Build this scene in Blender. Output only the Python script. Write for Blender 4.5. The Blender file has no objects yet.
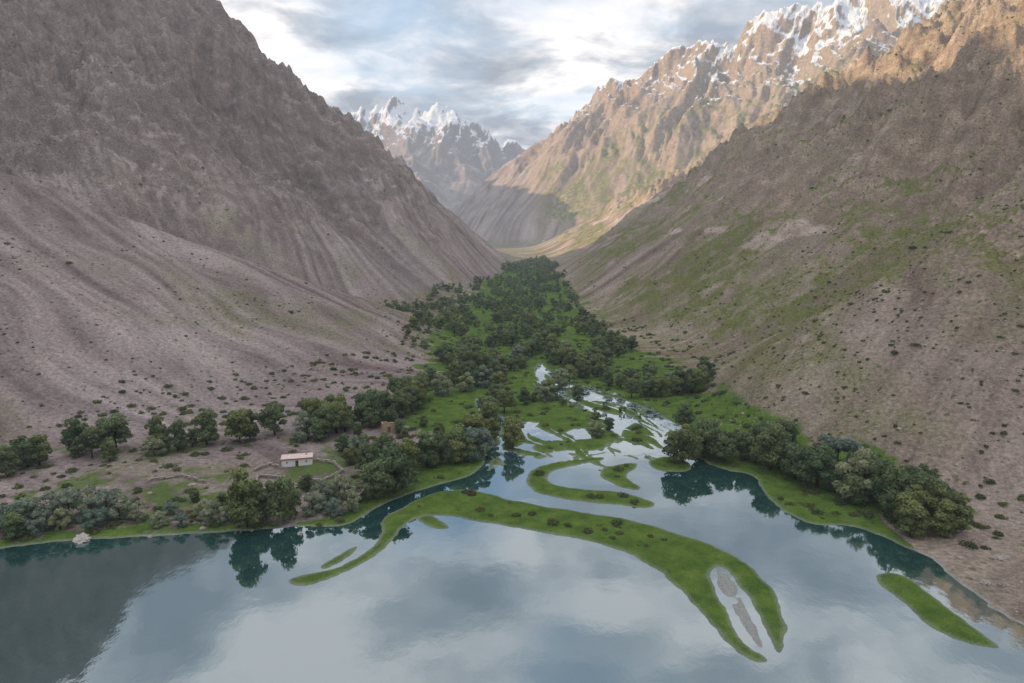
import bpy, math, random
import numpy as np
from mathutils import Vector
random.seed(7); rng=np.random.default_rng(11)
F=683.0; TH=math.radians(9.6); CH=60.0
CT,ST=math.cos(TH),math.sin(TH)
def g(px,py,z=0.0):
    a=(px-512)/F; u=(341.5-py)/F
    fy=CT+ST*u; fz=-ST+CT*u
    t=(z-CH)/fz
    return (a*t,fy*t)
# ---------------------------------------------------------------- noise
perm=np.tile(rng.permutation(256),3).astype(np.int32)
ang=rng.uniform(0,2*np.pi,256); GX=np.cos(ang).astype(np.float32); GY=np.sin(ang).astype(np.float32)
def perlin(x,y,seed=0):
    x=np.asarray(x,dtype=np.float64)+seed*17.31; y=np.asarray(y,dtype=np.float64)+seed*9.73
    xf=np.floor(x); yf=np.floor(y)
    xi=xf.astype(np.int32)&255; yi=yf.astype(np.int32)&255
    fx=(x-xf).astype(np.float32); fy=(y-yf).astype(np.float32)
    u=fx*fx*fx*(fx*(fx*6-15)+10); v=fy*fy*fy*(fy*(fy*6-15)+10)
    def gr(ix,iy,dx,dy):
        h=perm[perm[ix&255]+(iy&255)]
        return GX[h]*dx+GY[h]*dy
    a=gr(xi,yi,fx,fy); b=gr(xi+1,yi,fx-1,fy)
    c=gr(xi,yi+1,fx,fy-1); d=gr(xi+1,yi+1,fx-1,fy-1)
    return 1.5*((a+(b-a)*u)*(1-v)+(c+(d-c)*u)*v)
def fbm(x,y,o=4,seed=0):
    s=0;a=1.0
    for i in range(o):
        s=s+a*perlin(x*2**i,y*2**i,seed+i); a*=.5
    return s
def ridged(x,y,o=4,seed=0,g_=.5):
    s=0;a=1.0
    for i in range(o):
        p=perlin(x*2.07**i,y*2.07**i,seed+i)
        s=s+a*(1-1.7*np.sqrt(p*p+.002)); a*=g_
    return s
_q=rng.uniform(0,200,(2,20000)); RM={o:float(ridged(_q[0],_q[1],o).mean()) for o in (3,4,5,6)}
def rdg(x,y,o=4,seed=0): return ridged(x,y,o,seed)-RM[o]
def sstep(a,b,x):
    t=np.clip((x-a)/(b-a),0,1); return t*t*(3-2*t)
# ---------------------------------------------------------------- shoreline survey
def chaikin(P,n=2):
    P=[tuple(p) for p in P]
    for _ in range(n):
        Q=[]
        for i in range(len(P)):
            a=P[i]; b=P[(i+1)%len(P)]
            Q.append((a[0]*.75+b[0]*.25,a[1]*.75+b[1]*.25)); Q.append((a[0]*.25+b[0]*.75,a[1]*.25+b[1]*.75))
        P=Q
    return P
lake=[(-400,578),(0,549),(60,541),(120,538),(190,534),(260,530),(300,526),(335,528),(362,519),(378,506),(405,496),(440,484),(470,477),(484,466),(486,453),(500,441),(500,428),(480,412),(474,398),(482,400),(492,412),(512,422),(532,424),(545,432),(560,436),(575,428),(600,430),(612,424),(606,414),(585,408),(565,399),(545,389),(533,376),(534,366),(541,362),(548,370),(564,379),(590,388),(622,399),(652,411),(676,425),(684,440),(694,457),(720,470),(755,474),(762,492),(785,514),(820,527),(850,524),(890,540),(935,560),(955,580),(990,605),(1030,630),(1150,680)]
LW=chaikin([g(*p) for p in lake]+[(190,40),(260,-120),(-420,-120),(-420,60)],2)
isl=[
 [(436,492),(470,487),(510,500),(560,508),(610,515),(660,527),(710,543),(745,560),(770,582),(785,610),(790,640),(783,656),(772,650),(762,626),(749,601),(736,582),(722,567),(711,571),(713,584),(725,606),(738,630),(750,647),(774,661),(760,666),(740,657),(725,642),(705,621),(690,602),(670,582),(645,563),(610,547),(560,536),(500,526),(460,519),(432,515),(412,520),(402,531),(387,549),(362,566),(330,581),(300,589),(286,583),(290,577),(320,572),(350,562),(370,548),(382,533),(380,518),(400,508),(420,497)],
 [(318,566),(335,556),(352,546),(361,545),(352,556),(335,566),(322,571)],
 [(525,482),(527,472),(545,463),(575,459),(606,456),(604,461),(580,465),(556,470),(546,478),(556,486),(590,489),(625,492),(657,502),(654,509),(625,507),(590,503),(550,498),(530,491)],
 [(597,470),(615,464),(637,462),(640,468),(626,474),(632,481),(645,488),(636,492),(615,486),(600,478)],
 [(643,461),(668,455),(690,461),(694,470),(675,473),(655,471)],
 [(618,436),(630,422),(648,422),(657,434),(650,445),(628,447)],
 [(528,447),(545,440),(575,440),(606,436),(612,444),(600,452),(565,450),(540,456)],
 [(566,397),(580,396),(604,403),(628,412),(620,417),(590,409)],
 [(508,436),(520,430),(530,436),(522,446),(504,452),(500,446)],
 [(566,452),(590,455),(612,450),(600,456),(570,457)],
 [(640,404),(650,414),(664,428),(668,440),(662,442),(654,430),(640,414)],
 [(542,370),(550,376),(566,386),(556,388),(544,380)],
 [(868,573),(896,570),(922,586),(955,613),(1000,645),(1003,652),(968,646),(938,634),(908,610),(884,590)],
 [(412,519),(425,514),(440,518),(452,528),(440,531),(425,527)],
 [(980,604),(1000,600),(1030,615),(1030,622),(1000,613)],
 [(713,567),(726,568),(742,594),(756,624),(768,650),(756,649),(743,629),(728,602),(716,584)],
]
ISL=[[g(*p) for p in chaikin(i,2)] for i in isl]
delta=[g(*p) for p in [(488,470),(500,425),(560,425),(540,385),(560,372),(640,402),(680,432),(696,462),(640,460),(610,470),(560,455),(520,462)]]
def sdist(x,y,P):
    P=np.array(P,dtype=np.float32); n=len(P)
    d=np.full(x.shape,1e12,dtype=np.float32); ins=np.zeros(x.shape,dtype=bool)
    for i in range(n):
        ax,ay=P[i]; bx,by=P[(i+1)%n]
        ex,ey=bx-ax,by-ay; L=ex*ex+ey*ey+1e-9
        wx=x-ax; wy=y-ay
        t=np.clip((wx*ex+wy*ey)/L,0,1)
        qx=wx-t*ex; qy=wy-t*ey
        np.minimum(d,qx*qx+qy*qy,out=d)
        if ay!=by:
            c=((ay>y)!=(by>y))&(x<(bx-ax)*(y-ay)/(by-ay)+ax)
            ins^=c
    d=np.sqrt(d)
    return np.where(ins,d,-d)
def land_sd(x,y):
    x=np.asarray(x,dtype=np.float32).ravel(); y=np.asarray(y,dtype=np.float32).ravel()
    out=np.full(x.shape,60.0,dtype=np.float32)
    far=(y<430)&(y>-170)&(x<320)&(x>-480)
    X=x[far];Y=y[far]
    s=-sdist(X,Y,LW)
    s=np.where((s>-12)&(Y>215),s+.8*sstep(215,260,Y),s)
    for j,P in enumerate(ISL):
        a=np.array(P); m=(X>a[:,0].min()-12)&(X<a[:,0].max()+12)&(Y>a[:,1].min()-12)&(Y<a[:,1].max()+12)
        v=sdist(X[m],Y[m],P)-.3
        if j==len(ISL)-1: v=np.minimum(v,.25+.25*perlin(X[m]/3.5,Y[m]/3.5,41))
        s[m]=np.maximum(s[m],v)
    m=(X>-20)&(X<70)&(Y>140)&(Y<360)
    D_=sdist(X[m],Y[m],delta)
    # braided gravel bars: long lenses aligned with the current, split by winding runnels
    cur=X[m]+.42*(Y[m]-150)+5*perlin(X[m]/16,Y[m]/26,91)
    q=.75*perlin(cur/5.5,Y[m]/24,83)+.35*perlin(cur/3.0,Y[m]/12,84)+.2*perlin(X[m]/1.8,Y[m]/3,85)
    tuft=np.minimum((q-.10)*5,D_*.5)
    s[m]=np.maximum(s[m],tuft)
    rl=np.minimum(np.abs(perlin(cur/9,Y[m]/45,95)),np.abs(perlin(cur/7,Y[m]/38,98)))
    cut=np.where((D_>-8)&(s[m]>0)&(s[m]<9),s[m]-np.clip((.07-rl)*70,0,6)*sstep(-8,0,D_)*sstep(160,200,Y[m]),s[m])
    s[m]=cut
    s+=.45*perlin(X/5,Y/5,3)+.20*perlin(X/1.5,Y/1.5,5)
    out[far]=s
    return out
# ---------------------------------------------------------------- mountain ridges: (x,y,z,slope)
RID={
'L1':dict(p=[(20,1330,-14,.7),(-108,1150,66,.78),(-238,1050,194,.80),(-296,980,236,.80),(-380,900,302,.80),(-455,860,395,.86),(-560,800,500,.89),(-700,600,575,.95),(-820,300,580,.97),(-850,-100,540,.97)],dir=(.75,-.66),L=95,amp=32,iso=12,w=90),
'L1b':dict(p=[(-330,930,250,.9),(-235,800,145,.9),(-165,700,72,.8),(-110,600,20,.6)],dir=(.9,.3),L=60,amp=14,iso=7,w=50),
'L1c':dict(p=[(-455,850,390,.95),(-420,700,265,.95),(-360,590,160,.9),(-290,500,90,.7)],dir=(.9,.3),L=60,amp=14,iso=7,w=50),
'FAN':dict(p=[(-700,420,330,.58),(-400,350,163,.58),(-247,328,89,.52),(-165,358,51,.38),(-122,380,25,.3),(-62,345,3,.25)],dir=(.9,-.43),L=34,amp=2.6,iso=1.2,w=30),
'L2':dict(p=[(-250,1600,20,.7),(-500,1800,240,.75),(-800,2000,490,.78),(-1200,2500,660,.75),(-1500,3300,620,.7)],dir=(.9,-.4),L=200,amp=60,iso=25,w=120),  # hidden ridge added behind the left mountain to shade the far right slopes
'R1':dict(p=[(84,275,-1,.5),(122,265,20,.55),(150,250,46,.6),(162,218,68,.68),(230,190,100,.74),(330,170,140,.72),(420,60,150,.8)],dir=(-.8,-.6),L=34,amp=3.6,iso=2.0,w=40),
'R2':dict(p=[(96,1620,-4,.5),(215,1700,88,.52),(300,1560,136,.52),(375,1400,176,.54),(450,1250,218,.56),(521,1100,256,.58),(521,900,284,.60),(495,760,296,.64),(515,560,325,.70),(545,420,345,.74),(580,280,365,.86),(640,0,380,.88)],dir=(-.97,-.22),L=95,amp=38,iso=15,w=90),
'R2b':dict(p=[(505,830,310,.8),(400,790,240,.8),(300,760,156,.75),(200,735,74,.6)],dir=(-.2,-1),L=50,amp=13,iso=6,w=50),
'R2c':dict(p=[(521,1050,275,.8),(420,1010,204,.8),(310,990,118,.7),(200,980,48,.6)],dir=(-.2,-1),L=50,amp=13,iso=6,w=50),
'R2d':dict(p=[(515,600,330,.85),(420,560,248,.82),(320,520,165,.8),(220,500,87,.7)],dir=(-.2,-1),L=45,amp=10,iso=5,w=50),
'R2e':dict(p=[(400,1360,210,.8),(300,1300,136,.75),(210,1270,70,.65),(130,1250,22,.5)],dir=(-.2,-1),L=55,amp=12,iso=6,w=50),
'R3':dict(p=[(-200,3020,80,.70),(-110,2930,200,.72),(25,2850,305,.74),(165,2770,435,.78),(331,2700,555,.8),(500,2650,650,.8),(740,2600,735,.8),(980,2560,810,.8),(1238,2500,870,.8),(1700,2300,920,.8)],dir=(-.45,-.9),L=170,amp=56,iso=15,w=220),
'R3b':dict(p=[(290,2150,150,.62),(430,2300,300,.66),(600,2450,470,.7),(740,2600,640,.75)],dir=(-.9,-.4),L=120,amp=40,iso=14,w=140),
'R3c':dict(p=[(700,1700,320,.6),(900,1900,480,.64),(1100,2200,650,.7)],dir=(-.9,-.3),L=130,amp=40,iso=14,w=140),
'R3d':dict(p=[(10,2250,30,.6),(90,2500,170,.66),(190,2760,430,.75)],dir=(-.9,-.4),L=110,amp=32,iso=14,w=120),
'R3e':dict(p=[(120,2150,60,.6),(260,2400,250,.68),(400,2680,560,.75)],dir=(-.9,-.4),L=110,amp=32,iso=14,w=120),
'P5':dict(p=[(-1700,5200,850,.75),(-1060,5000,850,.75),(-950,5000,880,.78),(-830,5000,915,.8),(-700,5000,890,.8),(-600,4980,915,.8),(-520,5000,920,.8),(-420,5050,840,.8),(-226,5000,745,.78),(21,5000,610,.75),(500,5000,500,.75)],dir=(.1,-1),L=300,amp=75,iso=24,w=320),
'P5b':dict(p=[(-830,5000,890,.75),(-640,4400,520,.72),(-480,3900,200,.7)],dir=(1,-.1),L=220,amp=55,iso=24,w=260),
'P5c':dict(p=[(-540,5000,890,.8),(-330,4500,480,.75),(-200,4100,200,.7)],dir=(1,-.1),L=220,amp=55,iso=24,w=260),
'P6':dict(p=[(-500,7000,800,.6),(-200,7000,930,.7),(-30,7000,900,.7),(300,7000,720,.7)],dir=(.1,-1),L=420,amp=60,iso=30,w=400),
}
def ridge_field(x,y):
    best=np.full(x.shape,-400.0,dtype=np.float32); tone=np.zeros(x.shape,dtype=np.float32)
    for k,R in RID.items():
        P=np.array(R['p']); 
        h=np.full(x.shape,-900.0,dtype=np.float32)
        reach=P[:,2].max()/P[:,3].min()+250
        m=(x>P[:,0].min()-reach)&(x<P[:,0].max()+reach)&(y>P[:,1].min()-reach)&(y<P[:,1].max()+reach)
        if not m.any(): continue
        X=x[m];Y=y[m]; hh=np.full(X.shape,-900.0,dtype=np.float32)
        L=R['L']
        wx=X+L*.35*perlin(X/L/1.3,Y/L/1.3,31); wy=Y+L*.35*perlin(X/L/1.3,Y/L/1.3,37)
        for i in range(len(P)-1):
            a=P[i];b=P[i+1]; ex,ey=b[0]-a[0],b[1]-a[1]
            t=np.clip(((X-a[0])*ex+(Y-a[1])*ey)/(ex*ex+ey*ey),0,1)
            d=np.hypot(X-a[0]-t*ex,Y-a[1]-t*ey)
            hh=np.maximum(hh,a[2]+(b[2]-a[2])*t-(a[3]+(b[3]-a[3])*t)*d)
        dx,dy=R['dir']; n=math.hypot(dx,dy); dx/=n;dy/=n
        A=wx*dx+wy*dy; B=-wx*dy+wy*dx
        gl=rdg(B/L,A/(4.2*L),6,seed=len(k)*3+ord(k[0])%7)
        iso=rdg(X/L*1.7,Y/L*1.7,6,seed=4)
        w=sstep(0,1,(hh+8)/R['w'])
        pm=P[:,2].max(); far_=P[:,1].mean()>1550
        upw=sstep(.22,.55,hh/max((pm if far_ else min(pm,330))*.75,60)+.12*perlin(X/L,Y/L,6))
        w2=w*(.3+.7*upw)
        crag=rdg(X/(L*.24),Y/(L*.24),4,seed=8)
        hh=hh+w2*(R['amp']*gl+R['iso']*iso)+(R['iso']*.45)*crag*upw*w
        h[m]=hh; 
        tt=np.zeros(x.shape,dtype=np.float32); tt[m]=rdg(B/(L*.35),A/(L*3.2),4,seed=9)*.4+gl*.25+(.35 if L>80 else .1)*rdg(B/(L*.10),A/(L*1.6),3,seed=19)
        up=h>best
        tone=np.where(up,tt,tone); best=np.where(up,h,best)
    return best,tone
def terrain(x,y):
    x=np.asarray(x,dtype=np.float32).ravel(); y=np.asarray(y,dtype=np.float32).ravel()
    r,tone=ridge_field(x,y); s=land_sd(x,y)
    floor=.35+np.maximum(0,y-300)*.003+.25*fbm(x/18,y/18,3,2)*sstep(2,12,s)+.1*perlin(x/4,y/4,8)*sstep(.5,4,s)
    k=np.clip(1+np.hypot(x,y)*.005,1.5,18)
    dd=r-floor
    hm=np.where(dd>12*k,r,floor+k*np.log1p(np.exp(np.clip(dd/k,-40,14))))
    edge=sstep(0,16,s)
    land=np.where(s<1.4,s*.2,.28)+(hm-.28)*edge
    land=np.maximum(land,np.minimum(s*.2,.28)*.6)
    h=np.where(s<0,np.maximum(s*.3,-2.5),land)
    return h,r,s,tone
# ---------------------------------------------------------------- ground sheet
ys=[np.arange(-420,60,14.0),np.arange(60,270,.5)]
y0=270.0;L_=[]
while y0<9500: L_.append(y0); y0*=1.0042
ys=np.concatenate(ys+[np.array(L_)]).astype(np.float32)
un=np.linspace(-1,1,941); wing=np.linspace(0,1,36)[1:]**1.6
NR=len(ys)
Yc=np.maximum(ys,60)
inner=(Yc*.9+50)[:,None]*un[None,:]
outw=(Yc*1.2+1100)[:,None]*wing[None,:]
Xg=np.concatenate([-(inner[:,-1:]+outw)[:,::-1],inner,inner[:,-1:]+outw],axis=1).astype(np.float32)
NC=Xg.shape[1]; Yg=np.repeat(ys[:,None],NC,axis=1)
H,Rr,S,TN=terrain(Xg,Yg)
H2=H.reshape(NR,NC)
def make_mesh(name,V,Q,smooth=True):
    me=bpy.data.meshes.new(name); V=np.asarray(V,dtype=np.float32); Q=np.asarray(Q,dtype=np.int32)
    me.vertices.add(len(V)); me.vertices.foreach_set('co',V.ravel())
    k=Q.shape[1]; me.loops.add(Q.size); me.loops.foreach_set('vertex_index',Q.ravel())
    me.polygons.add(len(Q)); me.polygons.foreach_set('loop_start',np.arange(0,Q.size,k,dtype=np.int32))
    me.polygons.foreach_set('use_smooth',np.full(len(Q),smooth)); me.update(calc_edges=True); return me
idx=np.arange(NR*NC,dtype=np.int32).reshape(NR,NC)
Q=np.stack([idx[:-1,:-1],idx[:-1,1:],idx[1:,1:],idx[1:,:-1]],-1).reshape(-1,4)
gm=make_mesh('ground',np.stack([Xg.ravel(),Yg.ravel(),H],-1),Q)
# masks
xf=Xg.ravel().astype(np.float64); yf=Yg.ravel().astype(np.float64)
gy,gx=np.gradient(H2); dxs=np.gradient(Xg,axis=1); dys=np.gradient(Yg,axis=0)
slope=np.hypot(gx/np.maximum(dxs,.01),gy/np.maximum(dys,.01)).ravel()
n1=fbm(xf/22,yf/22,4,12); n2=fbm(xf/6,yf/6,4,13)
xc=np.interp(yf,[100,180,230,300,400,560,850,1160],[40,30,20,15,0,8,20,38])
wd=np.interp(yf,[100,160,230,300,400,1160,1600],[70,60,58,55,50,30,20])
cen=np.exp(-((xf-xc)/wd)**4)
flat=1-sstep(1.5,9+yf*.01,Rr)
grass=sstep(.0,.35,cen+.35*n1+.2*n2-.25)*flat*sstep(1200,800,yf)*(1-.3*sstep(280,420,yf))
grass=np.maximum(grass,sstep(9,3,S+2*n2)*sstep(2.2,.8,H)*(xf>-35))
lb=(xf<-35)&(yf<260); grass=np.where(lb,np.minimum(np.maximum(grass,flat*.8),np.maximum(sstep(6,1.5,S+6*n2)*.8,sstep(-.2,.5,n1+.5*n2)*.5*sstep(215,180,yf+12*n2))),grass)
rb=sstep(74.5,77,xf)*sstep(140,130,yf)*(xf<200); grass=grass*(1-rb*(1-.7*sstep(.35,.6,n1)))
mudsel=(xf>10)&(xf<50)&(yf>70)&(yf<125); md=np.full(xf.shape,-9.0); md[mudsel]=sdist(xf[mudsel].astype(np.float32),yf[mudsel].astype(np.float32),ISL[-1])
grass=grass*sstep(.1,-.3,md)
sn_line=np.where(yf>4000,530,455)+60*fbm(xf/200,yf/200,4,21)
snow=.9*sstep(-60,200,H-sn_line-np.where(yf>4000,280,280)*(slope-.85)-130*TN)*(yf>1900)
bed=np.maximum(sstep(1.0,.2,S),sstep(-.3,.1,md))
right=sstep(20,90,xf-xc)*(yf<2600)
band_=fbm(xf/90-yf/260,xf/260+yf/90,3,71)
veg=right*sstep(-.42,.34,fbm(xf/60,yf/130,4,17)+TN*.5+.4*band_+.18)+(1-right)*sstep(.15,.95,fbm(xf/70,yf/70,4,18)+TN*.3)*.5
veg=veg*(yf<2300)*sstep(1.4,.85,slope)
scar=right*sstep(.55,.8,.9*fbm(xf/34+yf/60,yf/90,4,29)+.6*TN)*sstep(25,60,H)*(yf<1500)
veg=veg*(1-scar)
veg=np.maximum(veg,flat*.6*(yf>300))
TN2=TN+1.2*scar
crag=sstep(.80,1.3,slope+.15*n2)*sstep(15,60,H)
col=np.stack([grass,snow,bed,veg],-1).astype(np.float32)
at=gm.attributes.new('mask','FLOAT_COLOR','POINT'); at.data.foreach_set('color',col.ravel())
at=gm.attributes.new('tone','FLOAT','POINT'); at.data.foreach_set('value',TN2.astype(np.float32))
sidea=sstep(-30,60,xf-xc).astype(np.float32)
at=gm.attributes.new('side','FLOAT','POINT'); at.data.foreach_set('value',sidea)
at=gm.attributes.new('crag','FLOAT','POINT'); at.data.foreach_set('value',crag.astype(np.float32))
# ---------------------------------------------------------------- materials
class NT:
    def __init__(s,mat): s.t=mat.node_tree; s.t.nodes.clear()
    def n(s,ty,**k):
        nd=s.t.nodes.new(ty)
        for a,b in k.items():
            if a=='inp':
                for i,v in b.items(): nd.inputs[i].default_value=v
            else: setattr(nd,a,b)
        return nd
    def l(s,a,b): s.t.links.new(a,b)
    def mix(s,fac,a,b,bt='MIX'):
        m=s.n('ShaderNodeMix',data_type='RGBA',blend_type=bt)
        for i,v in ((0,fac),(6,a),(7,b)):
            if isinstance(v,(int,float)): m.inputs[i].default_value=v
            elif isinstance(v,tuple): m.inputs[i].default_value=v+(1,) if len(v)==3 else v
            else: s.l(v,m.inputs[i])
        return m.outputs[2]
    def math(s,op,a,b=0.0,clamp=False):
        m=s.n('ShaderNodeMath',operation=op,use_clamp=clamp)
        for i,v in ((0,a),(1,b)):
            if isinstance(v,(int,float)): m.inputs[i].default_value=v
            else: s.l(v,m.inputs[i])
        return m.outputs[0]
    def ramp(s,fac,stops):
        r=s.n('ShaderNodeValToRGB'); e=r.color_ramp.elements
        while len(e)<len(stops): e.new(.5)
        for i,(p,c) in enumerate(stops): e[i].position=p; e[i].color=c+(1,) if len(c)==3 else c
        s.l(fac,r.inputs[0]); return r.outputs[0]
    def noise(s,vec,scale,detail=4,rough=.55,dist=0):
        nd=s.n('ShaderNodeTexNoise',inp={'Scale':scale,'Detail':detail,'Roughness':rough,'Distortion':dist}); s.l(vec,nd.inputs['Vector']); return nd.outputs[0]
def painted_haze(nt,shader,K=8800.0):  # aerial haze painted on: bluish emission blended in by distance from a fixed point
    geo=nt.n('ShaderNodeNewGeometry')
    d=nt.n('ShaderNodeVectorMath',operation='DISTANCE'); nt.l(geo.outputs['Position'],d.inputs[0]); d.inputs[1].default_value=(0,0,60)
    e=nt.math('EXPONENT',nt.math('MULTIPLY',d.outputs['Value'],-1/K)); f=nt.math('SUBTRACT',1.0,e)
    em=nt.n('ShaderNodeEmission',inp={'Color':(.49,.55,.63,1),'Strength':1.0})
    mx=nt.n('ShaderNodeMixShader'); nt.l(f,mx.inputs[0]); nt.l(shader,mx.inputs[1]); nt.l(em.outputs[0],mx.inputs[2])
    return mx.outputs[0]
def newmat(name):
    m=bpy.data.materials.new(name); m.use_nodes=True; return m,NT(m)
gmat,n=newmat('ground_scree_and_grass')
geo=n.n('ShaderNodeNewGeometry'); P=geo.outputs['Position']
ma=n.n('ShaderNodeAttribute',attribute_name='mask'); sp=n.n('ShaderNodeSeparateColor'); n.l(ma.outputs['Color'],sp.inputs[0])
GR,SN,BD=sp.outputs[0],sp.outputs[1],sp.outputs[2]; VG=ma.outputs['Alpha']
tn=n.n('ShaderNodeAttribute',attribute_name='tone').outputs['Fac']; sd=n.n('ShaderNodeAttribute',attribute_name='side').outputs['Fac']
cg=n.n('ShaderNodeAttribute',attribute_name='crag').outputs['Fac']
big=n.noise(P,.012,3,.6); mid=n.noise(P,.09,4,.65); fine=n.noise(P,.9,4,.75); vfine=n.noise(P,4.0,2,.7)
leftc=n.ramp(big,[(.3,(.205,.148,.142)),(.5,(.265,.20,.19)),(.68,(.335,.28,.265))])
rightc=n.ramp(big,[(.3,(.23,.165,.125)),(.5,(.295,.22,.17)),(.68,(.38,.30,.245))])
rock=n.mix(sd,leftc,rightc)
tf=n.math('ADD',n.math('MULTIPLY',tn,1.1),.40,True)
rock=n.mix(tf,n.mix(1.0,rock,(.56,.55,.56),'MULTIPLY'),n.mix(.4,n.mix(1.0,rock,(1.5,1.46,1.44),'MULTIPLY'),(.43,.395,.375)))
rock=n.mix(n.math('MULTIPLY',n.ramp(mid,[(.35,(0,0,0)),(.7,(1,1,1))]),.3),rock,(.34,.29,.265))
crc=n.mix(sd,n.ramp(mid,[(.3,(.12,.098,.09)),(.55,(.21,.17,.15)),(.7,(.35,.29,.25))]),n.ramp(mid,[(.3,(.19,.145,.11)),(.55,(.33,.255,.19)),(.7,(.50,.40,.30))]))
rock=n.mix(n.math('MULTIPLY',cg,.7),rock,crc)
rock=n.mix(1.0,rock,n.ramp(fine,[(.3,(.58,.58,.58)),(.5,(1,1,1)),(.72,(1.5,1.45,1.42))]),'MULTIPLY')
vc=n.ramp(fine,[(.3,(.07,.08,.025)),(.6,(.17,.18,.055)),(.75,(.27,.25,.09))])
vf=n.math('MULTIPLY',VG,n.ramp(mid,[(.33,(.1,.1,.1)),(.56,(.95,.95,.95))]))
c=n.mix(vf,rock,vc)
vo=n.n('ShaderNodeTexVoronoi',feature='F1',inp={'Scale':.32,'Randomness':1.0}); n.l(P,vo.inputs['Vector'])
dot=n.math('MULTIPLY',n.math('LESS_THAN',vo.outputs['Distance'],.2),n.ramp(mid,[(.45,(0,0,0)),(.55,(1,1,1))]))
c=n.mix(n.math('MULTIPLY',dot,.6),c,(.06,.075,.03))
gcol=n.mix(n.ramp(n.noise(P,.25,3,.6),[(.3,(0,0,0)),(.7,(1,1,1))]),(.06,.11,.022),(.125,.185,.04))
gcol=n.mix(1.0,gcol,n.ramp(vfine,[(.3,(.7,.7,.7)),(.7,(1.25,1.25,1.2))]),'MULTIPLY')
gf=n.math('ADD',GR,n.math('MULTIPLY',n.math('SUBTRACT',fine,.5),.8),True)
gf=n.ramp(gf,[(.3,(0,0,0)),(.55,(1,1,1))])
c=n.mix(gf,c,gcol)
c=n.mix(n.math('MULTIPLY',BD,n.math('SUBTRACT',1.0,n.math('MULTIPLY',GR,.6))),c,n.mix(fine,(.18,.18,.165),(.40,.40,.375)))
sf=n.math('ADD',SN,n.math('MULTIPLY',n.math('SUBTRACT',n.noise(P,.025,5,.8),.5),1.7),True)
sf=n.math('MULTIPLY',n.ramp(sf,[(.42,(0,0,0)),(.8,(.95,.95,.95))]),n.ramp(SN,[(0.02,(0,0,0)),(.25,(1,1,1))]))
c=n.mix(sf,c,(.74,.76,.80))
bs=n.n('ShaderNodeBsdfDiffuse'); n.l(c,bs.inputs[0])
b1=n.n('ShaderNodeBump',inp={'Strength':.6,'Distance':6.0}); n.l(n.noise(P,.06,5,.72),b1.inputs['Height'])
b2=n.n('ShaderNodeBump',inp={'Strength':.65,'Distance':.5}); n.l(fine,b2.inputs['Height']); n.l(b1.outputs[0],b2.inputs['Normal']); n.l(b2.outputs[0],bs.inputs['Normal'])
out=n.n('ShaderNodeOutputMaterial'); n.l(painted_haze(n,bs.outputs[0]),out.inputs[0])
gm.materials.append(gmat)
def link(o): bpy.context.scene.collection.objects.link(o); return o
go=link(bpy.data.objects.new('ground',gm)); go['kind']='structure'; go['label']='steep scree mountain valley with snowy peaks and grassy floor'; go['category']='terrain'
# water
wm,n=newmat('lake_water')
P=n.n('ShaderNodeNewGeometry').outputs['Position']
big=n.noise(P,.018,3,.5); 
mp=n.n('ShaderNodeMapping'); mp.inputs['Scale'].default_value=(1,.6,1); n.l(P,mp.inputs['Vector'])
bu=n.n('ShaderNodeBump',inp={'Strength':.022,'Distance':.25}); n.l(n.noise(mp.outputs[0],1.1,3,.6),bu.inputs['Height'])
bu2=n.n('ShaderNodeBump',inp={'Strength':.03,'Distance':1.0}); n.l(n.noise(P,.12,2,.5),bu2.inputs['Height']); n.l(bu.outputs[0],bu2.inputs['Normal'])
sy_=n.n('ShaderNodeSeparateXYZ'); n.l(P,sy_.inputs[0])
up_=n.n('ShaderNodeMapRange',inp={'From Min':160.0,'From Max':230.0}); n.l(sy_.outputs[1],up_.inputs['Value'])
mr=n.n('ShaderNodeMapping'); mr.inputs['Scale'].default_value=(.55,.35,1); n.l(P,mr.inputs['Vector'])
rif_glint=n.math('MULTIPLY',up_.outputs[0],n.ramp(n.noise(mr.outputs[0],1.0,5,.75,.6),[(.45,(0,0,0)),(.62,(1,1,1))]))  # white riffle foam, also painting in the bright grazing sky reflection upstream
dcol=n.mix(n.math('MULTIPLY',rif_glint,.75),n.mix(big,(.020,.060,.058),(.036,.090,.088)),(.75,.80,.82))
df=n.n('ShaderNodeBsdfDiffuse'); n.l(dcol,df.inputs[0])
gl=n.n('ShaderNodeBsdfGlossy',inp={'Color':(.78,.85,.91,1)}); n.l(n.ramp(big,[(.4,(.015,.015,.015)),(.65,(.07,.07,.07))]),gl.inputs['Roughness']); n.l(bu2.outputs[0],gl.inputs['Normal'])
fr=n.n('ShaderNodeFresnel',inp={'IOR':3.0}); n.l(bu2.outputs[0],fr.inputs['Normal'])
f=n.ramp(fr.outputs[0],[(.22,(.36,.36,.36)),(.55,(.88,.88,.88))])
f=n.math('MULTIPLY',f,n.math('SUBTRACT',1.0,n.math('MULTIPLY',rif_glint,.45)))
mx=n.n('ShaderNodeMixShader'); n.l(f,mx.inputs[0]); n.l(df.outputs[0],mx.inputs[1]); n.l(gl.outputs[0],mx.inputs[2])
o_=n.n('ShaderNodeOutputMaterial'); n.l(mx.outputs[0],o_.inputs[0])
w=make_mesh('water',[(-500,-200,0),(340,-200,0),(340,440,0),(-500,440,0)],[(0,1,2,3)]); w.materials.append(wm)
wo=link(bpy.data.objects.new('water',w)); wo['kind']='structure'; wo['label']='calm teal mountain lake mirroring clouds'; wo['category']='lake'
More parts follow.
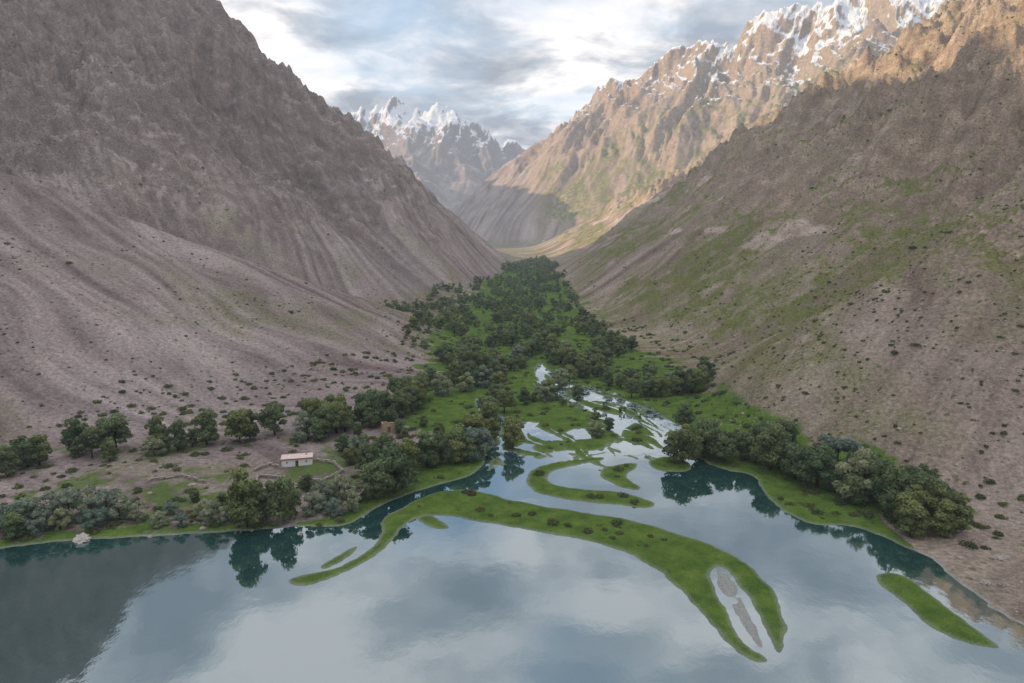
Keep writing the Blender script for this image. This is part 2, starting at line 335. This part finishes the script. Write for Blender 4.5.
# ---------------------------------------------------------------- vegetation
def leafmat(name,dark,light):
    m,n=newmat(name)
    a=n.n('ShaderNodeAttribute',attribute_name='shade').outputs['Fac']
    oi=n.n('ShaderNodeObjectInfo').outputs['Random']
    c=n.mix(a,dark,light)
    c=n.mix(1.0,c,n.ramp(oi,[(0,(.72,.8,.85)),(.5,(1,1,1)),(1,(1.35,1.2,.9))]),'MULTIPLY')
    d=n.n('ShaderNodeBsdfDiffuse'); n.l(c,d.inputs[0]); t=n.n('ShaderNodeBsdfTranslucent'); n.l(c,t.inputs[0])
    x=n.n('ShaderNodeMixShader',inp={0:.4}); n.l(d.outputs[0],x.inputs[1]); n.l(t.outputs[0],x.inputs[2])
    o=n.n('ShaderNodeOutputMaterial'); n.l(painted_haze(n,x.outputs[0]),o.inputs[0]); return m
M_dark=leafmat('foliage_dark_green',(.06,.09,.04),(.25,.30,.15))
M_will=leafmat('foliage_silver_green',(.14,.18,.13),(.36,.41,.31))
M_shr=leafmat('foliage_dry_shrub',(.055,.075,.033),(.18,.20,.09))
def plainmat(name,a,b,scale,rough=.9):
    m,n=newmat(name); P=n.n('ShaderNodeTexCoord').outputs['Object']
    f=n.noise(P,scale,4,.65); bs=n.n('ShaderNodeBsdfPrincipled',inp={'Roughness':rough}); n.l(n.mix(n.ramp(f,[(.3,(0,0,0)),(.7,(1,1,1))]),a,b),bs.inputs['Base Color'])
    bp=n.n('ShaderNodeBump',inp={'Strength':.5,'Distance':.05}); n.l(f,bp.inputs['Height']); n.l(bp.outputs[0],bs.inputs['Normal'])
    o=n.n('ShaderNodeOutputMaterial'); n.l(bs.outputs[0],o.inputs[0]); return m
M_bark=plainmat('bark',(.05,.04,.03),(.13,.11,.09),3)
def crown_arrays(seed,nb=26,nl=4200,ls=.034,wide=.36,base=.12):
    r=np.random.default_rng(seed)
    c=[];rad=[]
    while len(c)<nb:
        p=r.uniform(-1,1,3)
        if np.linalg.norm(p)>1: continue
        zc=.5+(1-base)*.5*p[2]*.82+base*.4
        tap=1-.45*max(0,(zc-.55)/.45)
        c.append((p[0]*wide*.8*tap,p[1]*wide*.8*tap,zc)); rad.append(r.uniform(.08,.17))
    c=np.array(c); rad=np.array(rad)
    bi=r.integers(0,nb,nl); d=r.normal(size=(nl,3)); d/=np.linalg.norm(d,axis=1,keepdims=True)
    d[:,2]=np.where(d[:,2]<-.3,-d[:,2]*.6,d[:,2])
    pos=c[bi]+d*rad[bi][:,None]*r.uniform(.65,1.12,(nl,1))*np.array([1,1,.85])
    nrm=d+.55*r.normal(size=(nl,3)); nrm/=np.linalg.norm(nrm,axis=1,keepdims=True)
    t=np.cross(nrm,r.normal(size=(nl,3))); t/=np.linalg.norm(t,axis=1,keepdims=True); b=np.cross(nrm,t)
    s=ls*r.uniform(.6,1.3,(nl,1)); t=t*s; b=b*s*.7
    V=np.stack([pos-t,pos-b*.9,pos+t,pos+b*.9],1).reshape(-1,3)
    Qd=np.arange(nl*4).reshape(-1,4)
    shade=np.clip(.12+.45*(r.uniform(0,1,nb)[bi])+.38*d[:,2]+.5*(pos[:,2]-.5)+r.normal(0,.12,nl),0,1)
    return V,Qd,shade
def shaded_mesh(name,V,Qd,shade,mat):
    me=make_mesh(name,V,Qd,False); a=me.attributes.new('shade','FLOAT','FACE'); a.data.foreach_set('value',np.asarray(shade,dtype=np.float32)); me.materials.append(mat); return me
def tube(path,rads,k=7):
    V=[];Fq=[]
    for i,(p,r) in enumerate(zip(path,rads)):
        p=Vector(p); q=Vector(path[min(i+1,len(path)-1)])-Vector(path[max(i-1,0)]); q.normalize()
        a=q.cross(Vector((.3,.9,.1))).normalized(); b=q.cross(a)
        for j in range(k):
            an=2*math.pi*j/k; V.append(tuple(p+(a*math.cos(an)+b*math.sin(an))*r))
    for i in range(len(path)-1):
        for j in range(k): Fq.append((i*k+j,i*k+(j+1)%k,(i+1)*k+(j+1)%k,(i+1)*k+j))
    return V,Fq
def trunk_mesh(seed):
    r=random.Random(seed); V=[];Fq=[]
    def add(p,rd,k):
        v,f=tube(p,rd,k); o=len(V); V.extend(v); Fq.extend([tuple(i+o for i in q) for q in f])
    pts=[(0,0,-.04)]; x=y=0
    for i in range(1,7): x+=r.uniform(-.015,.015); y+=r.uniform(-.015,.015); pts.append((x,y,i*.13))
    add(pts,[.03,.024,.02,.016,.012,.008,.004],8)
    for i in range(7):
        z=.2+.08*i; a=r.uniform(0,6.28); l=r.uniform(.15,.28)
        add([(0,0,z),(math.cos(a)*l*.5,math.sin(a)*l*.5,z+.07),(math.cos(a)*l,math.sin(a)*l,z+.17)],[.01,.007,.003],5)
    me=make_mesh('trunk',V,Fq); me.materials.append(M_bark); return me
TR=[trunk_mesh(i) for i in range(3)]
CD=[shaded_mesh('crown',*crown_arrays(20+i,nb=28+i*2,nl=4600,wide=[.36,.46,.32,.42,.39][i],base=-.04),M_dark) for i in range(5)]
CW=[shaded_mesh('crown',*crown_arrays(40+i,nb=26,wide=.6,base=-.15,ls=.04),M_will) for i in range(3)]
trees=[] # x,y,h,kind
def addpx(px,py,h,kind='d'): x,y=g(px,py); trees.append((x,y,h,kind))
for px,py,h in [(12,532,6.5),(30,528,6.5),(48,525,7),(70,523,7.5),(90,520,7.5),(108,519,6.5),(8,548,4.5),(322,508,6),(340,503,6.5),(354,503,6),(312,515,5),(215,524,5),(232,522,4),(140,522,4.5),(120,522,5.5),(60,530,5),(36,536,5),(205,520,4.5),(95,530,5),(160,528,3.5),(182,527,3.5),(335,517,4),(352,513,4.5)]: addpx(px,py,h,'w')
for px,py,h in [(8,478,8),(28,468,9),(40,466,8),(78,456,10),(92,460,9),(116,453,10.5),(158,450,9.5),(178,452,9),(207,446,10.5),(240,446,10.5),(250,441,9),(275,436,10),(246,528,12.5),(284,522,10),(15,540,6),(262,520,7),(375,500,10),(395,494,12),(368,478,9),(385,470,9),(405,476,10)]: addpx(px,py,h)
def band(pts,w,nn,h0,h1,wp=0.0):
    for i in range(nn):
        t=random.random()*(len(pts)-1); k=int(t); f_=t-k
        px=pts[k][0]*(1-f_)+pts[k+1][0]*f_+random.gauss(0,w); py=pts[k][1]*(1-f_)+pts[k+1][1]*f_+random.gauss(0,w*.45)
        addpx(px,py,random.uniform(h0,h1),'w' if random.random()<wp else 'd')
band([(305,440),(340,432),(380,418),(420,402),(450,386),(475,368)],9,46,6.5,11,.06)
band([(425,470),(455,462),(480,452),(495,438),(500,420),(495,405)],9,24,6,10,.15)
band([(700,458),(740,460),(790,471),(830,487),(870,507),(915,527),(950,535)],10,62,7,12,.08)
band([(890,490),(920,505),(950,522)],7,6,7,10)
band([(665,425),(690,428)],7,8,7,10)
band([(680,392),(700,396)],5,9,7,10)
band([(530,352),(570,366),(610,384),(655,396)],8,44,5,9,.1)
band([(520,405),(560,400),(575,385)],8,15,4,8,.2)
band([(545,395),(600,420),(640,412)],7,20,2,4.5,.3)
band([(590,436),(612,432)],6,5,3,5,.4)
band([(300,500),(250,500),(150,520)],10,8,3,5,.6)
band([(470,395),(500,380),(520,365)],9,16,5,9,.2)
band([(0,480),(60,462),(130,456),(200,450),(280,440)],7,10,3,6,.3)
band([(360,470),(340,450),(400,440),(440,425)],12,15,3,6,.3)
far_px=[(385,322),(430,302),(482,284),(512,269),(532,261),(546,261),(557,274),(572,300),(598,330),(655,362),(660,388),(600,372),(550,352),(520,362),(480,372),(440,382),(400,350)]
FP=[g(*p) for p in far_px]; fa=np.array(FP)
bx=rng.uniform(fa[:,0].min(),fa[:,0].max(),26000); by=rng.uniform(fa[:,1].min(),fa[:,1].max(),26000)
ok=sdist(bx.astype(np.float32),by.astype(np.float32),FP)>0
bx=bx[ok];by=by[ok]
den=1.9*fbm(bx/18,by/36,3,44)+np.where(by<480,.0,.08)-.04*sstep(600,1000,by)
keep=rng.uniform(size=len(bx))<np.clip(den,0.02,1)*.8
bx=bx[keep];by=by[keep]
for x,y in list(zip(bx,by))[:2600]: trees.append((float(x),float(y),random.uniform(3.2,8),'d'))
tx=np.array([t[0] for t in trees]); ty=np.array([t[1] for t in trees])
th,tr_,ts,_=terrain(tx,ty)
sel=[(tx[i],ty[i],float(th[i]),trees[i][2],trees[i][3]) for i in range(len(trees)) if ts[i]>.6 and th[i]<(8 if ty[i]<330 else 8+.007*(ty[i]-330))]
out_=[]
for t in sel:
    if all((t[0]-o[0])**2+(t[1]-o[1])**2>(5 if t[1]<330 else 14) for o in out_): out_.append(t)
sel=sorted(out_,key=lambda t:math.hypot(t[0],t[1])/t[3])
near=sel[:295]; rest=sel[295:]
hz={'d':('tree','dark green leafy tree beside the river','trees along the river'),'w':('willow_tree','silvery green bushy willow on the lake shore','willows on the shore')}
for i,(x,y,z,h,k) in enumerate(near):
    e=bpy.data.objects.new(hz[k][0],None); e.empty_display_size=.5; link(e)
    e.location=(x,y,z-.05); wq=random.uniform(.85,1.2); e.scale=(h*wq,h*random.uniform(.85,1.2),h); e.rotation_euler=(0,0,random.uniform(0,6.28))
    e['label']=hz[k][1] if not (y>300) else 'dark green tree in the valley floor wood'; e['category']='tree'; e['group']=hz[k][2]
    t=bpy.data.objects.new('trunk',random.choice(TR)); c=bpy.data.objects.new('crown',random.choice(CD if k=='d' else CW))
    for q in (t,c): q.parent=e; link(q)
def merged(name,items,variants,mat):
    Vs=[];Ss=[]
    for (x,y,z,h) in items:
        V,Qd,s=variants[random.randrange(len(variants))]; a=random.uniform(0,6.28); ca,sa=math.cos(a),math.sin(a); q=random.uniform(.8,1.25)
        W=np.stack([(V[:,0]*ca-V[:,1]*sa)*h*q+x,(V[:,0]*sa+V[:,1]*ca)*h*q+y,V[:,2]*h+z-.1],-1); Vs.append(W); Ss.append(np.clip(s+random.uniform(-.3,.35),0,1))
    V=np.concatenate(Vs); S_=np.concatenate(Ss)
    return shaded_mesh(name,V,np.arange(len(V)).reshape(-1,4),S_,mat)
lowv=[crown_arrays(70+i,nb=12,nl=460,ls=.07,wide=.44,base=-.1) for i in range(4)]
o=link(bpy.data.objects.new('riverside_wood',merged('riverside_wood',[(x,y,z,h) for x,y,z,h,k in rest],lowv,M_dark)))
o['kind']='stuff'; o['label']='dense dark green wood along the valley floor'; o['category']='wood'
def shrub_arr(seed,nl):
    r=np.random.default_rng(seed); d=r.normal(size=(nl,3)); d/=np.linalg.norm(d,axis=1,keepdims=True); d[:,2]=abs(d[:,2])
    cl=r.normal(size=(5,2))*.28; b=r.integers(0,5,nl)
    pos=d*r.uniform(.35,.62,(nl,1))*np.array([1,1,.95]); pos[:,:2]+=cl[b]
    nr=d+.5*r.normal(size=(nl,3)); nr/=np.linalg.norm(nr,axis=1,keepdims=True)
    t=np.cross(nr,r.normal(size=(nl,3))); t/=np.linalg.norm(t,axis=1,keepdims=True); bb=np.cross(nr,t); s=r.uniform(.6,1.3,(nl,1))*(1.9/math.sqrt(nl))
    V=np.stack([pos-t*s,pos-bb*s*.8,pos+t*s,pos+bb*s*.8],1).reshape(-1,3)
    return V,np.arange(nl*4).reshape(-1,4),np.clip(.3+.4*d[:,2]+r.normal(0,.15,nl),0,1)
SH=[shaded_mesh('shrub',*shrub_arr(90+i,260),M_shr) for i in range(4)]
N=46000
sx=rng.uniform(-1,1,N); syy=150+(rng.uniform(0,1,N)**1.5)*900; sx=sx*(syy*.85)
shh,sr,ss,_=terrain(sx,syy)
dn=fbm(sx/35,syy/50,4,55)
keep=(ss>2)&(sr>-2)&(shh<220)&(rng.uniform(size=N)<np.clip(.10+.4*dn+.16*(sx>0),.01,.8)*np.clip(700/np.maximum(syy,1)-.3,.15,1))
cand=[(float(sx[i]),float(syy[i]),float(shh[i]),float(rng.uniform(.3,.9)*(1.0 if rng.uniform()>.06 else 1.9))) for i in np.nonzero(keep)[0]]
for i in range(5200):
    x=random.uniform(-190,110); y=random.uniform(120,420)
    cand.append((x,y,None,random.uniform(.4,1.8)))
fx=np.array([c[0] for c in cand]); fy=np.array([c[1] for c in cand]); fh,fr_,fs,_=terrain(fx,fy); fn=fbm(fx/14,fy/14,3,61)
cand=[(c[0],c[1],float(fh[i]),c[3]) for i,c in enumerate(cand) if (fs[i]>2.0 or (fs[i]>.7 and c[0]<-35 and c[2] is None)) and (c[2] is not None or ((fn[i]>-.1 or fs[i]<4) and fh[i]<6))]
hxx,hyy=g(297,472)
cand=[c for c in cand if ((c[0]-hxx)/12)**2+((c[1]-hyy)/14)**2>1]
cand.sort(key=lambda c:math.hypot(c[0],c[1])/c[3])
inview=[c for c in cand if abs(c[0])<.74*c[1]+3]
nearS=inview[:290]; ns=set(id(c) for c in nearS)
for (x,y,z,s) in nearS:
    o=bpy.data.objects.new('shrub',random.choice(SH)); link(o); o.location=(x,y,z-.1); o.scale=(s,s,s*random.uniform(.8,1.1)); o.rotation_euler=(0,0,random.uniform(0,6.28))
    o['label']='low dark green shrub on stony ground'; o['category']='shrub'; o['group']='shrubs on the scree'
o=link(bpy.data.objects.new('hillside_scrub',merged('hillside_scrub',[c for c in cand if id(c) not in ns],[shrub_arr(120+i,46) for i in range(4)],M_shr)))
o['kind']='stuff'; o['label']='scattered dwarf scrub over the scree slopes'; o['category']='scrub'
# rocks
M_rock=plainmat('grey_stone',(.24,.205,.185),(.45,.40,.37),1.5)
def rock_arr(seed,sub=1):
    import bmesh
    bm=bmesh.new(); bmesh.ops.create_icosphere(bm,subdivisions=sub,radius=1); r=random.Random(seed)
    for v in bm.verts: v.co*=r.uniform(.75,1.15); v.co.z*=.65
    V=np.array([v.co[:] for v in bm.verts]); T=np.array([[v.index for v in f.verts] for f in bm.faces]); bm.free(); return V,T
N=24000
rx=rng.uniform(-.9,.9,N); ry=95+rng.uniform(0,1,N)**1.6*420; rx*=ry
rh,rr2,rs,_=terrain(rx,ry); kp=(rs>1)&((rr2>-3)|((rx>76)&(ry<140)))&(fbm(rx/30,ry/30,3,77)>-.2)
RV=[rock_arr(i,1) for i in range(4)]; Vs=[];Ts=[];off=0
for i in np.nonzero(kp)[0]:
    V,T=RV[i%4]; s=rng.uniform(.1,.36)*(2 if rng.uniform()<.04 else 1)*(.7 if ry[i]<150 else 1); Vs.append(V*s+np.array([rx[i],ry[i],rh[i]])); Ts.append(T+off); off+=len(V)
me=make_mesh('scree_stones',np.concatenate(Vs),np.concatenate(Ts),False); me.materials.append(M_rock)
o=link(bpy.data.objects.new('scree_stones',me)); o['kind']='stuff'; o['label']='loose pale stones strewn over the slopes'; o['category']='stones'
def boulder(px,py,s,lab,mat=M_rock):
    V,T=rock_arr(int(px),3)
    P_=V; V=V*(1+.18*fbm(P_[:,0]*1.7+P_[:,2],P_[:,1]*1.7,3,int(px)%9)[:,None])
    me=make_mesh('boulder',V,T,False); me.materials.append(mat); x,y=g(px,py); h=terrain([x],[y])[0][0]
    o=link(bpy.data.objects.new('boulder',me)); o.location=(x,y,max(float(h),0)+.1*s); o.scale=(s,s*.8,s*.8); o.rotation_euler=(0,0,random.uniform(0,3)); o['label']=lab; o['category']='boulder'; o['group']='boulders by the water'
M_pale=plainmat('pale_stone',(.35,.31,.28),(.55,.5,.46),1.5)
boulder(82,540,1.8,'large pale boulder at the lake edge',M_pale)
for px,py,s in [(300,534,.7),(150,537,.6),(203,530,.7),(130,470,.9),(192,487,1.0),(150,495,.7),(600,470,.4),(985,585,.9),(1000,560,1.0),(960,560,.6)]: boulder(px,py,s,'small grey boulder on the shore')
# ---------------------------------------------------------------- buildings
M_white=plainmat('white_plaster',(.72,.70,.68),(.86,.84,.82),1.2)
M_roof=plainmat('faded_pink_roof',(.54,.40,.37),(.76,.66,.63),2)
M_red=plainmat('red_roof_edge',(.34,.13,.10),(.44,.20,.16),2)
M_wood=plainmat('dark_wood',(.10,.075,.055),(.18,.14,.10),4)
M_wall=plainmat('dry_stone',(.22,.19,.165),(.42,.37,.33),2.2)
M_glass=plainmat('window_glass',(.06,.07,.075),(.10,.11,.12),1,.2)
M_mud=plainmat('tan_mud_brick',(.3,.23,.16),(.48,.38,.27),1.6)
def boxv(x0,x1,y0,y1,z0,z1):
    V=[(x0,y0,z0),(x1,y0,z0),(x1,y1,z0),(x0,y1,z0),(x0,y0,z1),(x1,y0,z1),(x1,y1,z1),(x0,y1,z1)]
    return V,[(0,3,2,1),(4,5,6,7),(0,1,5,4),(1,2,6,5),(2,3,7,6),(3,0,4,7)]
def part(name,boxes,mat,par,lab=None):
    V=[];Fq=[]
    for b in boxes:
        v,f=boxv(*b); o=len(V); V+=v; Fq+=[tuple(i+o for i in q) for q in f]
    me=make_mesh(name,V,Fq,False); me.materials.append(mat); ob=link(bpy.data.objects.new(name,me)); ob.parent=par
    if lab: ob['label']=lab
    return ob
hx,hy=g(297,467); hz0=float(terrain([hx],[hy])[0][0])
E=link(bpy.data.objects.new('small_house',None)); E.location=(hx,hy,hz0); E.rotation_euler=(0,0,math.radians(14)); E.scale=(.95,.95,.72); E['label']='small white house with a faded pink flat roof'; E['category']='house'
part('wall',[(-3.9,-2.7,0,.3,-.3,2.6),(-2.3,-.4,0,.3,-.3,2.6),(.4,2.2,0,.3,-.3,2.6),(2.6,3.9,0,.3,-.3,2.6),(-2.7,-2.3,0,.3,-.3,1.2),(-2.7,-2.3,0,.3,1.75,2.6),(2.2,2.6,0,.3,-.3,1.2),(2.2,2.6,0,.3,1.75,2.6),(-.4,.4,0,.3,2.05,2.6),
 (-3.9,-3.6,.3,3.9,-.3,2.6),(3.6,3.9,.3,3.9,-.3,2.6),(-3.6,3.6,3.6,3.9,-.3,2.6)],M_white,E)
rf=part('roof',[(-4.1,4.1,-.25,4.1,2.603,2.8)],M_roof,E)
part('roof_edge',[(-4.15,4.15,-.34,-.253,2.55,2.95),(-4.15,4.15,4.103,4.18,2.55,2.95)],M_red,rf)
part('chimney',[(2.2,2.6,2.6,3.0,2.802,3.3)],M_mud,rf)
dr=part('door',[(-.4,.4,.12,.18,-.3,2.05)],M_wood,E)
part('handle',[(.25,.31,.06,.118,.9,1.05)],M_glass,dr)
for x in (-2.5,2.4):
    wn=part('window',[(x-.17,x+.17,.16,.19,1.23,1.72)],M_glass,E)
    part('frame',[(x-.198,x-.172,.1,.2,1.202,1.748),(x+.172,x+.198,.1,.2,1.202,1.748)],M_wood,wn)
    part('sill',[(x-.26,x+.26,-.08,-.003,1.13,1.19)],M_white,wn)
def stone_wall(pts,h=.9,t=.5,lab='low dry stone wall around a yard',name='stone_wall',mat=M_wall):
    r=random.Random(int(pts[0][0])); V=[];T=[];off=0
    W=[g(*p) for p in pts]
    for a,b in zip(W[:-1],W[1:]):
        L=math.hypot(b[0]-a[0],b[1]-a[1]); nn=max(2,int(L/.42))
        xs=[a[0]+(b[0]-a[0])*i/nn for i in range(nn+1)]; ys_=[a[1]+(b[1]-a[1])*i/nn for i in range(nn+1)]
        hh=terrain(xs,ys_)[0]
        for i in range(nn+1):
            for z in range(int(h/.28)):
                if z==int(h/.28)-1 and r.random()<.3: continue
                RVv,RT=RV[r.randrange(4)]; c=np.array([xs[i]+r.uniform(-.1,.1),ys_[i]+r.uniform(-.1,.1),hh[i]+.1+z*.27])
                V.append(RVv*np.array([.34,.34,.28])*r.uniform(.85,1.25)+c); T.append(RT+off); off+=len(RVv)
    me=make_mesh(name,np.concatenate(V),np.concatenate(T),False); me.materials.append(mat)
    o=link(bpy.data.objects.new(name,me)); o['label']=lab; o['category']='wall'; o['group']='yard walls'
stone_wall([(255,472),(270,466),(281,469)],1.1); stone_wall([(314,462),(334,465),(343,474),(322,484),(300,481)],1.1); stone_wall([(258,478),(284,480),(298,489),(276,496),(255,490),(258,478)],1.1)
stone_wall([(150,483),(182,478),(205,484)]); stone_wall([(320,486),(336,492),(322,499)],.9)
rx_,ry_=g(388,434); rz=float(terrain([rx_],[ry_])[0][0])
E2=link(bpy.data.objects.new('ruined_hut',None)); E2.location=(rx_,ry_,rz); E2.rotation_euler=(0,0,.4); E2['label']='roofless tan mud brick hut ruin among trees'; E2['category']='ruin'
part('wall',[(-1.6,-.5,-1.6,-1.2,-.3,3.6),(.5,1.6,-1.6,-1.2,-.3,3.2),(-.5,.5,-1.6,-1.2,2.0,3.3),(-1.6,-1.2,-1.2,1.6,-.3,2.9),(1.2,1.6,-1.2,1.6,-.3,2.4),(-1.2,1.2,1.2,1.6,-.3,2.0)],M_mud,E2)
# ---------------------------------------------------------------- world, sun, camera
SE=math.radians(21); SR=math.radians(264)
wd_=bpy.data.worlds.new('World'); bpy.context.scene.world=wd_; wd_.use_nodes=True
n=NT(wd_)
sky=n.n('ShaderNodeTexSky',sky_type='NISHITA'); sky.sun_disc=False; sky.sun_elevation=SE; sky.sun_rotation=SR
bgs=n.n('ShaderNodeBackground',inp={'Strength':.10}); n.l(sky.outputs[0],bgs.inputs[0])
D=n.n('ShaderNodeTexCoord').outputs['Generated']; sx_=n.n('ShaderNodeSeparateXYZ'); n.l(D,sx_.inputs[0])
zz=n.math('ADD',n.math('MAXIMUM',sx_.outputs[2],0.0),.16)
cv=n.n('ShaderNodeCombineXYZ'); n.l(n.math('DIVIDE',sx_.outputs[0],zz),cv.inputs[0]); n.l(n.math('DIVIDE',sx_.outputs[1],zz),cv.inputs[1]); cv.inputs[2].default_value=3.1
c1=n.noise(cv.outputs[0],1.25,5,.5,.3); c2=n.noise(cv.outputs[0],2.2,5,.57,.3)
cov=n.ramp(c1,[(.32,(0,0,0)),(.52,(1,1,1))])
cc=n.ramp(c2,[(.38,(.40,.44,.51)),(.48,(.60,.63,.68)),(.585,(1.02,.99,.99))])
up=n.ramp(sx_.outputs[2],[(.66,(1.0,1.0,1.0)),(.95,(2.1,2.1,2.1))])  # clouds high overhead, out of view, brightened to add fill light
bgc=n.n('ShaderNodeBackground',inp={'Strength':1.08}); n.l(n.mix(1.0,cc,up,'MULTIPLY'),bgc.inputs[0])
bgb=n.n('ShaderNodeBackground',inp={'Color':(.36,.45,.56,1),'Strength':.8}); ad=n.n('ShaderNodeAddShader'); n.l(bgs.outputs[0],ad.inputs[0]); n.l(bgb.outputs[0],ad.inputs[1])
mx=n.n('ShaderNodeMixShader'); n.l(cov,mx.inputs[0]); n.l(ad.outputs[0],mx.inputs[1]); n.l(bgc.outputs[0],mx.inputs[2])
ow=n.n('ShaderNodeOutputWorld'); n.l(mx.outputs[0],ow.inputs[0])
sl=bpy.data.lights.new('sun','SUN'); sl.energy=5.0; sl.angle=math.radians(.5); sl.color=(1,.76,.48)
so=link(bpy.data.objects.new('sun',sl)); dvec=Vector((math.sin(SR)*math.cos(SE),math.cos(SR)*math.cos(SE),math.sin(SE))); so.rotation_euler=dvec.to_track_quat('Z','Y').to_euler()
cam=bpy.data.cameras.new('camera'); cam.lens=24; cam.sensor_width=36; cam.clip_end=30000; cam.clip_start=.5
co=link(bpy.data.objects.new('camera',cam)); co.location=(0,0,CH); co.rotation_euler=(math.radians(90)-TH,0,0)
bpy.context.scene.camera=co
sc=bpy.context.scene; sc.view_settings.view_transform='Standard'; sc.view_settings.look='None'; sc.view_settings.exposure=0
